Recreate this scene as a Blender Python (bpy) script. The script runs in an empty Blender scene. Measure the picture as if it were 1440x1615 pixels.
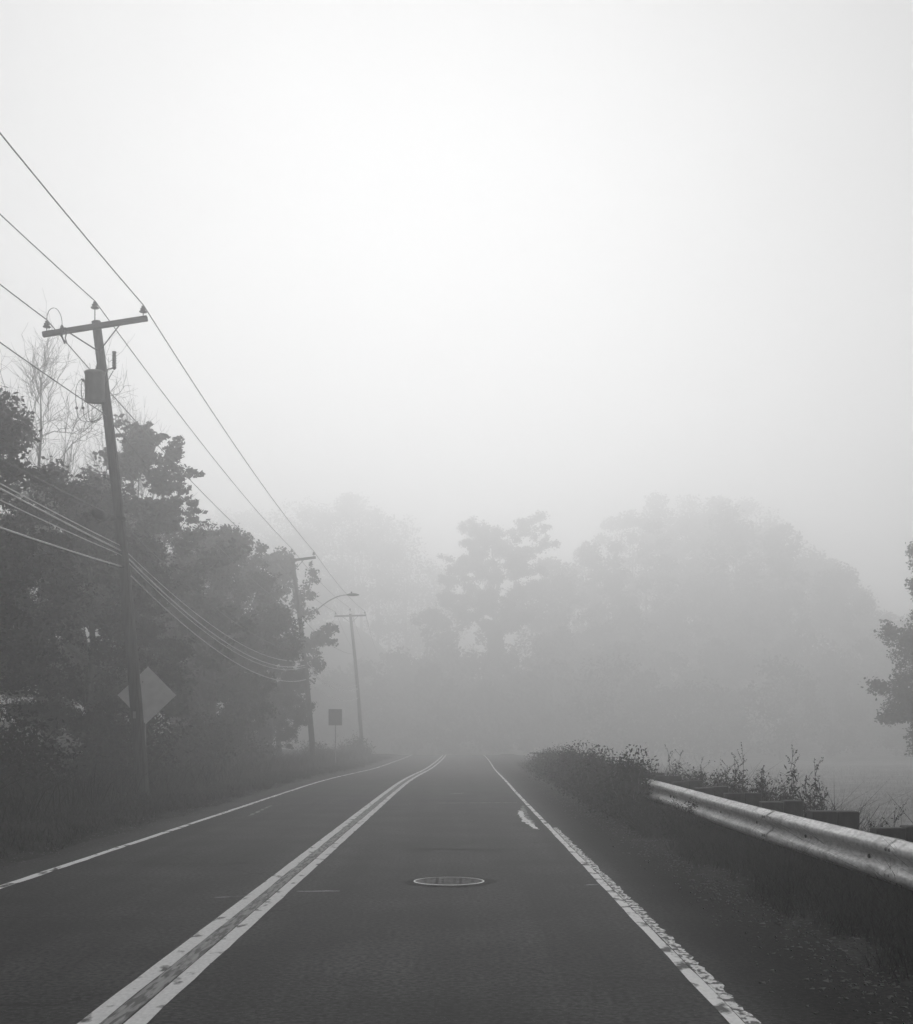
import bpy, math, random
import numpy as np
from mathutils import Vector, Matrix
R = math.radians
PI = math.pi
sc = bpy.context.scene
COL = sc.collection

# ------------------------------------------------------------------ camera, sky, sun, exposure
CAMH = 1.55
cd = bpy.data.cameras.new('camera'); cam = bpy.data.objects.new('camera', cd); COL.objects.link(cam)
cam.location = (0, 0, CAMH); cam.rotation_euler = (PI/2, 0, 0)
cd.sensor_fit = 'HORIZONTAL'; cd.sensor_width = 36; cd.lens = 50.0
cd.shift_x = -6/1440; cd.shift_y = 350.5/1440
cd.clip_start = .1; cd.clip_end = 3000
sc.camera = cam

SUN_EL, SUN_AZ = R(26), R(-3)          # azimuth from +Y towards +X
w = bpy.data.worlds.new('World'); sc.world = w; w.use_nodes = True
nt = w.node_tree; nt.nodes.clear()
out = nt.nodes.new('ShaderNodeOutputWorld'); bg = nt.nodes.new('ShaderNodeBackground')
sky = nt.nodes.new('ShaderNodeTexSky'); sky.sky_type = 'NISHITA'; sky.sun_disc = False
sky.sun_elevation = SUN_EL; sky.sun_rotation = SUN_AZ
sky.air_density = 1.0; sky.dust_density = 2.0; sky.ozone_density = 1.0
bw = nt.nodes.new('ShaderNodeRGBToBW')
fogsky = nt.nodes.new('ShaderNodeMix'); fogsky.data_type = 'FLOAT'; fogsky.inputs[0].default_value = .8; fogsky.inputs[3].default_value = 6
nt.links.new(sky.outputs[0], bw.inputs[0]); tcw = nt.nodes.new('ShaderNodeTexCoord'); nzw = nt.nodes.new('ShaderNodeTexNoise'); nzw.inputs['Scale'].default_value = 3.2; nzw.inputs['Detail'].default_value = 3
mrw = nt.nodes.new('ShaderNodeMapRange'); mrw.inputs[1].default_value = .35; mrw.inputs[2].default_value = .65; SKYK = 11; mrw.inputs[3].default_value = SKYK*.87; mrw.inputs[4].default_value = SKYK*1.13
nt.links.new(tcw.outputs['Generated'], nzw.inputs['Vector']); nt.links.new(nzw.outputs[0], mrw.inputs[0]); nt.links.new(mrw.outputs[0], fogsky.inputs[3])
nt.links.new(bw.outputs[0], fogsky.inputs[2]); nt.links.new(fogsky.outputs[0], bg.inputs[0]); nt.links.new(bg.outputs[0], out.inputs[0])
bg.inputs[1].default_value = .05
sd = bpy.data.lights.new('sun', 'SUN'); sun = bpy.data.objects.new('sun', sd); COL.objects.link(sun)
sd.energy = 3.5; sd.angle = R(50); sd.color = (1, 1, 1)
sdir = Vector((math.sin(SUN_AZ)*math.cos(SUN_EL), math.cos(SUN_AZ)*math.cos(SUN_EL), math.sin(SUN_EL)))
sun.rotation_euler = sdir.to_track_quat('Z', 'Y').to_euler()
sc.view_settings.view_transform = 'Standard'; sc.view_settings.look = 'None'
sc.view_settings.exposure = -.86; sc.view_settings.gamma = 1; sc.view_settings.use_curve_mapping = False
sc.cycles.use_denoising = True
sc.cycles.max_bounces = 16; sc.cycles.diffuse_bounces = 2; sc.cycles.glossy_bounces = 2
sc.cycles.transmission_bounces = 2; sc.cycles.volume_bounces = 20; sc.cycles.transparent_max_bounces = 4
sc.cycles.sample_clamp_indirect = 4
HAZE_DENSITY, HAZE_ANISO = .0110, .70

# ------------------------------------------------------------------ helpers
def at(px, py, d):
    """point d metres ahead seen at a spot of the photograph (1440 x 1615)"""
    return Vector(((px-726)/2000*d, d, CAMH+(1158-py)/2000*d))

def sm(a, b, v):
    t = np.clip((np.asarray(v, float)-a)/(b-a), 0, 1); return t*t*(3-2*t)

def rz(y):
    y = np.asarray(y, float)
    z = -.22*sm(38, 70, y)
    return z - .035*np.clip(y-107, 0, 70)*sm(105, 118, y)

def rs(y):
    y = np.asarray(y, float)
    return .5*sm(30, 100, y) - .004*np.clip(y-116, 0, 90)**2

def wob(x, y, s=1.0, p=0.0):
    return (np.sin(x*1.7*s+p)*np.cos(y*1.3*s+2*p) + .5*np.sin(x*3.9*s+1.3+p)*np.sin(y*3.1*s+.7) + .25*np.sin(x*8.3*s+y*7.1*s+p))/1.75

def ground(x, y):
    x = np.asarray(x, float); y = np.asarray(y, float)
    r = rz(y); u = x-rs(y)
    t = sm(4.2, 11, u)
    z = r*(1-t) + (-1.3)*t
    z = z + 2.6*sm(-9, -30, u)*sm(150, 80, y)
    verge = sm(2.6, 3.2, u)*sm(4.6, 3.6, u)*.10 + sm(-5.3, -7.0, u)*.10
    z = z + verge*(1+.5*wob(x, y)) + .03*wob(x, y, 1.0, 4)*(sm(2.9, 3.4, u)+sm(-5.6, -6.2, u))
    z = z - .05*sm(-5.6, -5.1, u)*sm(2.95, 2.5, u)
    far = sm(150, 225, y)
    z = z + far*(3+20*sm(6, 45, x)*sm(84, 56, x)+20*sm(4, -22, x)*sm(-130, -60, x))
    return z

def link(name, me, mat=None, parent=None):
    o = bpy.data.objects.new(name, me); COL.objects.link(o)
    if mat is not None: me.materials.append(mat)
    if parent is not None: o.parent = parent
    return o

def tag(o, label=None, cat=None, group=None, kind=None):
    if label: o['label'] = label
    if cat: o['category'] = cat
    if group: o['group'] = group
    if kind: o['kind'] = kind
    return o

def empty(name, loc, label, cat, group=None):
    o = bpy.data.objects.new(name, None); COL.objects.link(o); o.location = loc; o.empty_display_size = .2
    return tag(o, label, cat, group)

class MB:
    """collects shapes, then builds them as one mesh"""
    def __init__(s): s.V = []; s.F = []; s.n = 0
    def add(s, v, f):
        s.V.append(np.asarray(v, float).reshape(-1, 3)); s.F += [tuple(i+s.n for i in q) for q in f]; s.n += len(s.V[-1])
    def box(s, c, size, rot=None, bev=0.0):
        hx, hy, hz = [a/2 for a in size]
        if bev <= 0:
            v = [(x, y, z) for z in (-hz, hz) for y in (-hy, hy) for x in (-hx, hx)]
            f = [(0, 2, 3, 1), (4, 5, 7, 6), (0, 1, 5, 4), (2, 6, 7, 3), (0, 4, 6, 2), (1, 3, 7, 5)]
        else:
            b = min(bev, hx*.9, hy*.9, hz*.9)
            ring = lambda ax, ay, z: [(-ax, -ay+b, z), (-ax+b, -ay, z), (ax-b, -ay, z), (ax, -ay+b, z), (ax, ay-b, z), (ax-b, ay, z), (-ax+b, ay, z), (-ax, ay-b, z)]
            rs_ = [ring(hx-b*.7, hy-b*.7, -hz), ring(hx, hy, -hz+b), ring(hx, hy, hz-b), ring(hx-b*.7, hy-b*.7, hz)]
            v = [p for r_ in rs_ for p in r_]; f = []
            for k in range(3):
                for i in range(8):
                    j = (i+1) % 8; f.append((k*8+i, k*8+j, k*8+8+j, k*8+8+i))
            f.append(tuple(range(7, -1, -1))); f.append(tuple(range(24, 32)))
        v = np.array(v)
        if rot is not None: v = v @ np.array(rot.to_3x3()).T
        s.add(v+np.array(c), f)
    def tube(s, pts, rad, n=6, caps=True):
        pts = np.asarray(pts, float); m = len(pts)
        rad = np.full(m, rad) if np.isscalar(rad) else np.asarray(rad, float)
        t = np.gradient(pts, axis=0); t /= np.linalg.norm(t, axis=1)[:, None]+1e-12
        ref = np.array([0, 0, 1.]) if abs(t[0][2]) < .9 else np.array([1., 0, 0])
        a = np.cross(t, ref); a /= np.linalg.norm(a, axis=1)[:, None]+1e-12
        b = np.cross(t, a)
        th = np.arange(n)*2*PI/n
        v = pts[:, None, :] + rad[:, None, None]*(np.cos(th)[None, :, None]*a[:, None, :]+np.sin(th)[None, :, None]*b[:, None, :])
        f = []
        for k in range(m-1):
            for i in range(n):
                j = (i+1) % n; f.append((k*n+i, k*n+n+i, k*n+n+j, k*n+j))
        if caps: f.append(tuple(range(n))); f.append(tuple(range((m-1)*n+n-1, (m-1)*n-1, -1)))
        s.add(v.reshape(-1, 3), f)
    def lathe(s, prof, c, n=16, rot=None):
        th = np.arange(n)*2*PI/n
        v = np.array([(r*math.cos(a), r*math.sin(a), z) for r, z in prof for a in th]); f = []
        for k in range(len(prof)-1):
            for i in range(n):
                j = (i+1) % n; f.append((k*n+i, k*n+j, k*n+n+j, k*n+n+i))
        f.append(tuple(range(n-1, -1, -1))); f.append(tuple(range((len(prof)-1)*n, len(prof)*n)))
        if rot is not None: v = v @ np.array(rot.to_3x3()).T
        s.add(v+np.array(c), f)
    def build(s, name, mat, parent=None, smooth=False):
        me = bpy.data.meshes.new(name); me.from_pydata(np.concatenate(s.V).tolist(), [], s.F)
        if smooth: me.polygons.foreach_set('use_smooth', [True]*len(me.polygons))
        me.update()
        return link(name, me, mat, parent)

def quad_mesh(name, V, k=4, smooth=False):
    """V: (n, k, 3) separate faces with k corners, built fast"""
    n = len(V); me = bpy.data.meshes.new(name)
    me.vertices.add(n*k); me.vertices.foreach_set('co', V.reshape(-1).astype(np.float32))
    me.loops.add(n*k); me.loops.foreach_set('vertex_index', np.arange(n*k, dtype=np.int32))
    me.polygons.add(n); me.polygons.foreach_set('loop_start', np.arange(0, n*k, k, dtype=np.int32))
    me.update(calc_edges=True)
    return me

# ------------------------------------------------------------------ materials (the photograph is monochrome)
def newmat(name):
    m = bpy.data.materials.new(name); m.use_nodes = True; return m, m.node_tree, m.node_tree.nodes['Principled BSDF']
def g3(v): return (v, v, v, 1)
def ramp_noise(nt, scale, lo, hi, a=.35, b=.65, detail=6, vec=None, kind='ShaderNodeTexNoise'):
    n = nt.nodes.new(kind); n.inputs['Scale'].default_value = scale
    if kind == 'ShaderNodeTexNoise': n.inputs['Detail'].default_value = detail
    r = nt.nodes.new('ShaderNodeValToRGB'); r.color_ramp.elements[0].position = a; r.color_ramp.elements[1].position = b
    r.color_ramp.elements[0].color = g3(lo); r.color_ramp.elements[1].color = g3(hi)
    if vec is not None: nt.links.new(vec, n.inputs['Vector'])
    nt.links.new(n.outputs[0], r.inputs[0]); return n, r
def objvec(nt, scale=(1, 1, 1)):
    tc = nt.nodes.new('ShaderNodeTexCoord'); mp = nt.nodes.new('ShaderNodeMapping'); mp.inputs['Scale'].default_value = scale
    nt.links.new(tc.outputs['Object'], mp.inputs['Vector']); return mp.outputs[0]
def math_(nt, op, a, b=None, clamp=False):
    m = nt.nodes.new('ShaderNodeMath'); m.operation = op; m.use_clamp = clamp
    for i, v in enumerate((a, b)):
        if v is None: continue
        if isinstance(v, (int, float)): m.inputs[i].default_value = v
        else: nt.links.new(v, m.inputs[i])
    return m.outputs[0]
def bump(nt, bsdf, h, strength=.3, dist=.02):
    b = nt.nodes.new('ShaderNodeBump'); b.inputs['Strength'].default_value = strength; b.inputs['Distance'].default_value = dist
    nt.links.new(h, b.inputs['Height']); nt.links.new(b.outputs[0], bsdf.inputs['Normal'])
def simple(name, lo, hi, scale=8, rough=.8, metal=0, stretch=(1, 1, 1), bs=.2, bd=.01, a=.3, b=.7):
    m, t, p = newmat(name); v = objvec(t, stretch); n, r = ramp_noise(t, scale, lo, hi, a, b, vec=v)
    t.links.new(r.outputs[0], p.inputs['Base Color']); p.inputs['Roughness'].default_value = rough; p.inputs['Metallic'].default_value = metal
    if bs: bump(t, p, n.outputs[0], bs, bd)
    return m

def leafmat(name, lo, hi, trans=.35, rough=.7):
    m, t, p = newmat(name); geo = t.nodes.new('ShaderNodeNewGeometry')
    r = t.nodes.new('ShaderNodeValToRGB'); r.color_ramp.elements[0].color = g3(lo); r.color_ramp.elements[1].color = g3(hi)
    t.links.new(geo.outputs['Random Per Island'], r.inputs[0])
    t.links.new(r.outputs[0], p.inputs['Base Color']); p.inputs['Roughness'].default_value = rough
    p.inputs['Specular IOR Level'].default_value = .06
    tr = t.nodes.new('ShaderNodeBsdfTranslucent'); mx = t.nodes.new('ShaderNodeMixShader'); mx.inputs[0].default_value = trans
    t.links.new(r.outputs[0], tr.inputs[0]); o = t.nodes['Material Output']
    t.links.new(p.outputs[0], mx.inputs[1]); t.links.new(tr.outputs[0], mx.inputs[2]); t.links.new(mx.outputs[0], o.inputs[0])
    return m

M = {}
M['leaf'] = leafmat('leaves', .010, .050, .25)
M['leaf_dark'] = leafmat('dark_leaves', .008, .030, .15)
M['leaf_pale'] = leafmat('pale_leaves', .04, .09)
M['grass'] = leafmat('grass_blades', .010, .085, .2)
M['weed'] = leafmat('weed_leaves', .03, .08, .3)
M['bark'] = simple('bark', .035, .10, 6, .9, 0, (1, 1, .25), .5, .03)
M['twig'] = simple('twig_bark', .07, .13, 6, .9, 0, (1, 1, .25), 0)
M['pole'] = simple('weathered_pole_wood', .05, .13, 9, .85, 0, (3, 3, .25), .5, .01)
M['wood'] = simple('creosoted_wood', .018, .055, 14, .85, 0, (1, 1, .3), .5, .008)
M['arm'] = simple('crossarm_wood', .05, .11, 9, .85, 0, (.3, 3, 3), .4, .006)
M['galv'] = simple('dull_grey_steel', .22, .34, 12, .55, .5)
M['darkmetal'] = simple('dark_steel', .03, .07, 15, .6, .4)
M['tank'] = simple('grey_tank_paint', .20, .30, 7, .5, .1, (1, 1, .5), .1)
M['porcelain'] = simple('insulator_porcelain', .06, .11, 9, .35)
M['cable_dark'] = simple('dark_conductor', .02, .04, 9, .5, .3, bs=0)
M['cable_sheen'] = simple('cable_sky_reflection', .45, .7, 2, .35, .2, bs=0)  # sky reflection on the wet cables is painted as a pale base colour
M['signback'] = simple('bare_aluminium_sheet', .78, .88, 6, .6, 0, bs=.05)
M['rubber'] = simple('black_rubber', .02, .035, 20, .6)

def asphalt():
    m, t, p = newmat('asphalt'); v = objvec(t)
    n1, r1 = ramp_noise(t, 26, .1, 2.3, .36, .66, 10, v)
    n2, r2 = ramp_noise(t, .8, .62, 1.35, .35, .65, 6, v)
    vs = objvec(t, (1.6, .06, 1)); n3, r3 = ramp_noise(t, 1.3, .7, 1.3, .38, .62, 4, vs)
    vor = t.nodes.new('ShaderNodeTexVoronoi'); vor.inputs['Scale'].default_value = 160; t.links.new(v, vor.inputs['Vector'])
    vor.inputs['Scale'].default_value = 45; spk = math_(t, 'LESS_THAN', vor.outputs['Distance'], .17)
    a = math_(t, 'MULTIPLY', r1.outputs[0], r2.outputs[0]); a = math_(t, 'MULTIPLY', a, r3.outputs[0])
    # hairline cracks
    vc = t.nodes.new('ShaderNodeTexVoronoi'); vc.feature = 'DISTANCE_TO_EDGE'; vc.inputs['Scale'].default_value = .33
    wn = t.nodes.new('ShaderNodeTexNoise'); wn.inputs['Scale'].default_value = 1.4; wn.inputs['Detail'].default_value = 5
    t.links.new(v, wn.inputs['Vector']); ad = t.nodes.new('ShaderNodeVectorMath'); ad.operation = 'ADD'
    t.links.new(v, ad.inputs[0]); t.links.new(wn.outputs[1], ad.inputs[1]); t.links.new(ad.outputs[0], vc.inputs['Vector'])
    cr = math_(t, 'LESS_THAN', vc.outputs[0], .006)
    n5, r5 = ramp_noise(t, .35, 0, 1, .5, .56, 2, v)
    cr = math_(t, 'MULTIPLY', cr, r5.outputs[0])
    a = math_(t, 'MULTIPLY', a, math_(t, 'SUBTRACT', 1, math_(t, 'MULTIPLY', cr, .75)))
    sxx = t.nodes.new('ShaderNodeSeparateXYZ'); t.links.new(v, sxx.inputs[0])
    shl = t.nodes.new('ShaderNodeMapRange'); shl.inputs[1].default_value = 1.58; shl.inputs[2].default_value = 1.9; shl.inputs[3].default_value = 1; shl.inputs[4].default_value = .55
    t.links.new(sxx.outputs[0], shl.inputs[0]); a = math_(t, 'MULTIPLY', a, shl.outputs[0])
    base = math_(t, 'MULTIPLY', a, .022); base = math_(t, 'ADD', base, math_(t, 'MULTIPLY', spk, .07))
    t.links.new(base, p.inputs['Base Color']); rgh = t.nodes.new('ShaderNodeMapRange'); rgh.inputs[1].default_value = 1.5; rgh.inputs[2].default_value = 2.2; rgh.inputs[3].default_value = .68; rgh.inputs[4].default_value = .95
    t.links.new(sxx.outputs[0], rgh.inputs[0]); t.links.new(rgh.outputs[0], p.inputs['Roughness']); p.inputs['Specular IOR Level'].default_value = .09
    h = math_(t, 'SUBTRACT', n1.outputs[0], math_(t, 'MULTIPLY', cr, 1.5))
    bump(t, p, h, .45, .008)
    return m
M['asphalt'] = asphalt()

def groundmat():
    m, t, p = newmat('grassy_ground'); v = objvec(t)
    n1, r1 = ramp_noise(t, 1.2, .018, .055, .3, .7, 10, v); n2, r2 = ramp_noise(t, 25, .6, 1.5, .3, .7, 6, v)
    n3, r3 = ramp_noise(t, .12, .8, 1.25, .35, .65, 3, v)
    # the open field to the right is paler than the verges
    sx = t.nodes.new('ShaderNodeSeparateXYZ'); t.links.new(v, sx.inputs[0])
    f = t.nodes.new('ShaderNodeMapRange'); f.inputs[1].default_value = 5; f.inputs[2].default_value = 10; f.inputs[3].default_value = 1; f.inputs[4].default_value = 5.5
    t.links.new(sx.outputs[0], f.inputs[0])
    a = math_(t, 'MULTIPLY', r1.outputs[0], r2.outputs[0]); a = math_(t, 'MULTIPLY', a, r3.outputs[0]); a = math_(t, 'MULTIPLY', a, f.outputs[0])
    t.links.new(a, p.inputs['Base Color']); p.inputs['Roughness'].default_value = .95; p.inputs['Specular IOR Level'].default_value = .1
    bump(t, p, n2.outputs[0], .8, .05); return m
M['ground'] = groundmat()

def paint(name, base, wear, lo, hi, xs=None, scale=7.0, st=.45):
    """road paint worn through to the asphalt in chips"""
    m, t, p = newmat(name); v = objvec(t, (1, st, 1))
    n, r = ramp_noise(t, scale, 0, 1, wear, wear+.09, 10, v)
    n2, r2 = ramp_noise(t, 40, lo, hi, .3, .7, 4, v)
    n3, r3 = ramp_noise(t, 90, .025, .08, .3, .7, 3, v)
    mix = t.nodes.new('ShaderNodeMix'); mix.data_type = 'RGBA'
    t.links.new(r.outputs[0], mix.inputs[0]); t.links.new(r3.outputs[0], mix.inputs[6]); t.links.new(r2.outputs[0], mix.inputs[7])
    t.links.new(mix.outputs[2], p.inputs['Base Color']); p.inputs['Roughness'].default_value = .7
    bump(t, p, n.outputs[0], .4, .006); return m
M['white'] = paint('white_paint', .7, .36, .78, .92)
M['ragged'] = paint('chipped_white_paint', .7, .44, .6, .88, scale=24, st=.5)
M['yellow'] = paint('centre_line_paint', .5, .33, .62, .78)
M['ghost'] = paint('old_centre_line_paint', .4, .44, .16, .30, scale=30, st=.12)
M['faint'] = paint('faded_paint', .3, .45, .16, .32, scale=9)

# ------------------------------------------------------------------ ground, road, markings
def grid_sheet(name, xs, ys, zf, mat, xf=None):
    X, Y = np.meshgrid(xs, ys); XX = X if xf is None else xf(X, Y)
    V = np.stack([XX, Y, zf(XX, Y)], -1).reshape(-1, 3); nx = len(xs)
    F = [(j*nx+i, j*nx+i+1, (j+1)*nx+i+1, (j+1)*nx+i) for j in range(len(ys)-1) for i in range(nx-1)]
    me = bpy.data.meshes.new(name); me.from_pydata(V.tolist(), [], F); me.polygons.foreach_set('use_smooth', [True]*len(F)); me.update()
    return link(name, me, mat)
xs = np.concatenate([np.linspace(-300, -40, 14), np.linspace(-36, -10, 14), np.arange(-9.6, 6.5, .25), np.linspace(7, 40, 22), np.linspace(48, 300, 14)])
ys = np.concatenate([np.linspace(-40, -4, 7), np.arange(-2, 45, .5), np.arange(45, 130, 1.25), np.linspace(132, 260, 40), np.linspace(275, 420, 8)])
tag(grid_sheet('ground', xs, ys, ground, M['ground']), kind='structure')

rx = np.array([-5.42, -5.35, -5.2, -4.9, -4, -3, -2, -1, 0, 1, 2, 2.4, 2.6, 2.72, 2.80])
rys = np.concatenate([np.arange(-10, 60, .3), np.arange(60, 200, 1.2)])
def road_x(X, Y):
    e = np.where(X < -5.3, .16, np.where(X > 2.65, .20, 0))
    e2 = np.where((X <= -5.1) | (X >= 2.55), .6, 0)
    return X + rs(Y) + (e+.0)*wob(Y*.9, X*0+1.1, 1, 2) + 0.10*e2*wob(Y*2.3, X*0, 1, 5)
def road_z(X, Y):
    return rz(Y)
ro = grid_sheet('road', rx, rys, road_z, M['asphalt'], road_x)
nx = len(rx); co = np.zeros(len(ro.data.vertices)*3); ro.data.vertices.foreach_get('co', co); co = co.reshape(-1, nx, 3)
co[:, 0, 2] -= .10; co[:, -1, 2] -= .10; ro.data.vertices.foreach_set('co', co.reshape(-1)); ro.data.update()
tag(ro, kind='structure')

def stripe(name, x0, x1, y0, y1, dz, mat, step=.25, ja=0.0, jb=0.0, seed=0):
    rn = np.random.RandomState(seed); ys_ = np.arange(y0, y1+step, step)
    a = x0 + rs(ys_) + ja*wob(ys_*1.3, ys_*0, 1, seed)+.15*ja*rn.uniform(-1, 1, len(ys_)); b = x1 + rs(ys_) + jb*rn.uniform(-1, 1, len(ys_)); z = rz(ys_)+dz
    V = np.stack([np.stack([a, ys_, z], -1), np.stack([b, ys_, z], -1)], 1).reshape(-1, 3)
    F = [(2*i, 2*i+1, 2*i+3, 2*i+2) for i in range(len(ys_)-1)]
    me = bpy.data.meshes.new(name); me.from_pydata(V.tolist(), [], F); me.update(); o = link(name, me, mat)
    return tag(o, kind='structure')
stripe('edge_line', 1.44, 1.52, 2, 150, .004, M['white'], .4, .006, .006)
stripe('chipped_edge_line', 1.527, 1.605, 2, 21, .004, M['ragged'], .10, 0, .02, 3)
stripe('edge_line', -4.71, -4.60, 2, 150, .004, M['white'], .4, .012, .012, 1)
stripe('centre_line', -1.80, -1.68, 2, 150, .004, M['yellow'], .4, .005, .005, 2)
stripe('centre_line', -2.05, -1.93, 2, 150, .004, M['yellow'], .4, .008, .006, 4)
stripe('worn_centre_line', -1.926, -1.81, 2, 60, .004, M['ghost'], .3, .001, .003, 5)
def mark(name, pts, wd, mat, seed=0, dz=.004, jit=.02):
    rn = np.random.RandomState(seed); P = []
    for (xa, ya), (xb, yb) in zip(pts[:-1], pts[1:]):
        n = max(2, int(math.hypot(xb-xa, yb-ya)/.12))
        for k in range(n): P.append((xa+(xb-xa)*k/n, ya+(yb-ya)*k/n))
    P.append(pts[-1]); P = np.array(P); T = np.gradient(P, axis=0); T /= np.linalg.norm(T, axis=1)[:, None]; N = np.stack([-T[:, 1], T[:, 0]], -1)
    wv = wd/2*(1+rn.uniform(-.6, .6, len(P)))[:, None]*np.sin(np.linspace(.15, PI-.15, len(P)))[:, None]**.4
    c = P + rn.uniform(-jit, jit, P.shape)
    A = c+N*wv; B = c-N*wv
    V = []
    for a, b in zip(A, B): V += [(a[0], a[1], rz(a[1])+dz), (b[0], b[1], rz(b[1])+dz)]
    me = bpy.data.meshes.new(name); me.from_pydata([tuple(map(float, q)) for q in V], [], [(2*i, 2*i+1, 2*i+3, 2*i+2) for i in range(len(P)-1)]); me.update()
    return tag(link(name, me, mat), kind='structure')
mark('paint_scuff', [(1.23, 20.7), (1.25, 22.2), (1.21, 23.5), (1.27, 25.4), (1.35, 27.5)], .12, M['faint'], 1, dz=.0035)
M['scuff'] = paint('scuffed_white_paint', .8, .30, .75, .92, scale=9)
mark('paint_scuff', [(1.25, 20.6), (1.17, 22.4), (1.16, 24.2), (1.22, 25.6)], .13, M['scuff'], 2, dz=.007)
mark('paint_scuff', [(-2.35, 12.0), (-2.0, 12.15)], .05, M['faint'], 3)
mark('paint_scuff', [(-1.62, 12.5), (-1.2, 12.52)], .06, M['faint'], 4)
mark('paint_scuff', [(1.25, 13.0), (1.43, 13.05)], .05, M['faint'], 5)
mark('paint_scuff', [(-.22, 33), (.1, 33.4)], .22, M['faint'], 6)
mark('paint_scuff', [(-4.0, 24), (-4.05, 25.6), (-4.1, 27.5)], .07, M['faint'], 7)
mark('paint_scuff', [(-.5, 28.5), (.5, 28.6), (1.3, 28.7)], .12, M['faint'], 8)

M['tar'] = simple('tar_seam', .006, .012, 20, .95, bs=.1)
mark('tar_seam', [(-1.55, 16.9), (-.6, 17.15), (.4, 16.95), (1.4, 17.2)], .05, M['tar'], 11, jit=.03)
mark('tar_seam', [(-4.5, 15.4), (-3.4, 15.1), (-2.1, 15.3)], .045, M['tar'], 12, jit=.03)
# manhole
mh = empty('manhole', (-.12, 13.35, 0), 'round cast iron manhole cover with a pale rim set in the lane', 'manhole cover')
M['castiron'] = simple('worn_cast_iron', .04, .15, 14, .85, 0, bs=.6, bd=.006)
M['rim'] = simple('polished_rim', .55, .8, 10, .45, .3)
b = MB(); n = 48; th = np.arange(n)*2*PI/n
prof = [(.375, .0), (.372, .007), (.358, .008), (.355, .002)]
V = [(r*math.cos(a), r*math.sin(a), z) for r, z in prof for a in th]
b.add(V, [(k*n+i, k*n+(i+1) % n, k*n+n+(i+1) % n, k*n+n+i) for k in range(3) for i in range(n)]); b.build('frame', M['rim'], mh)
b = MB(); V = [(r*math.cos(a)*(1+(.05*math.sin(a*3)+.03*math.sin(a*7+1) if r > .4 else 0)), r*math.sin(a), .0045) for r in (.376, .49) for a in th]
b.add(V, [(i, (i+1) % n, n+(i+1) % n, n+i) for i in range(n)]); b.build('collar', simple('collar_asphalt', .008, .018, 30, .9), mh)
b = MB(); b.lathe([(.350, .001), (.348, .006), (.20, .007), (.19, .0055), (.06, .0055), (.05, .007), (.001, .007)], (0, 0, 0), 48)
for i in range(-4, 5):
    for j in range(-4, 5):
        x, y = i*.062, j*.062
        if .07 < math.hypot(x, y) < .31 and not .18 < math.hypot(x, y) < .21: b.box((x, y, .0085), (.03, .03, .001))
b.build('cover', M['castiron'], mh)

# ------------------------------------------------------------------ vegetation builders
def leaves(rn, C, size, flat=.0, aspect=.6):
    """C (n,3) centres -> (n,4,3) diamond leaves turned every way"""
    n = len(C); a = rn.normal(size=(n, 3)); a[:, 2] *= (1-flat); a /= np.linalg.norm(a, axis=1)[:, None]
    q = rn.normal(size=(n, 3)); q = np.cross(a, q); q /= np.linalg.norm(q, axis=1)[:, None]
    s = size*rn.uniform(.6, 1.4, n)[:, None]
    return np.stack([C-a*s, C+q*s*aspect-a*s*.1, C+a*s, C-q*s*aspect-a*s*.1], 1)

def ball(rn, n):
    v = rn.normal(size=(n, 3)); v /= np.linalg.norm(v, axis=1)[:, None]; return v*rn.rand(n)[:, None]**.5

def curve(p, q, n, sag, rn, wig=.04):
    t = np.linspace(0, 1, n)[:, None]; L = np.linalg.norm(q-p)
    c = p+(q-p)*t + np.array([0, 0, 1])*sag*L*(t*(1-t))*2
    c[1:-1] += rn.normal(size=(n-2, 3))*wig*L
    return c

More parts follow.
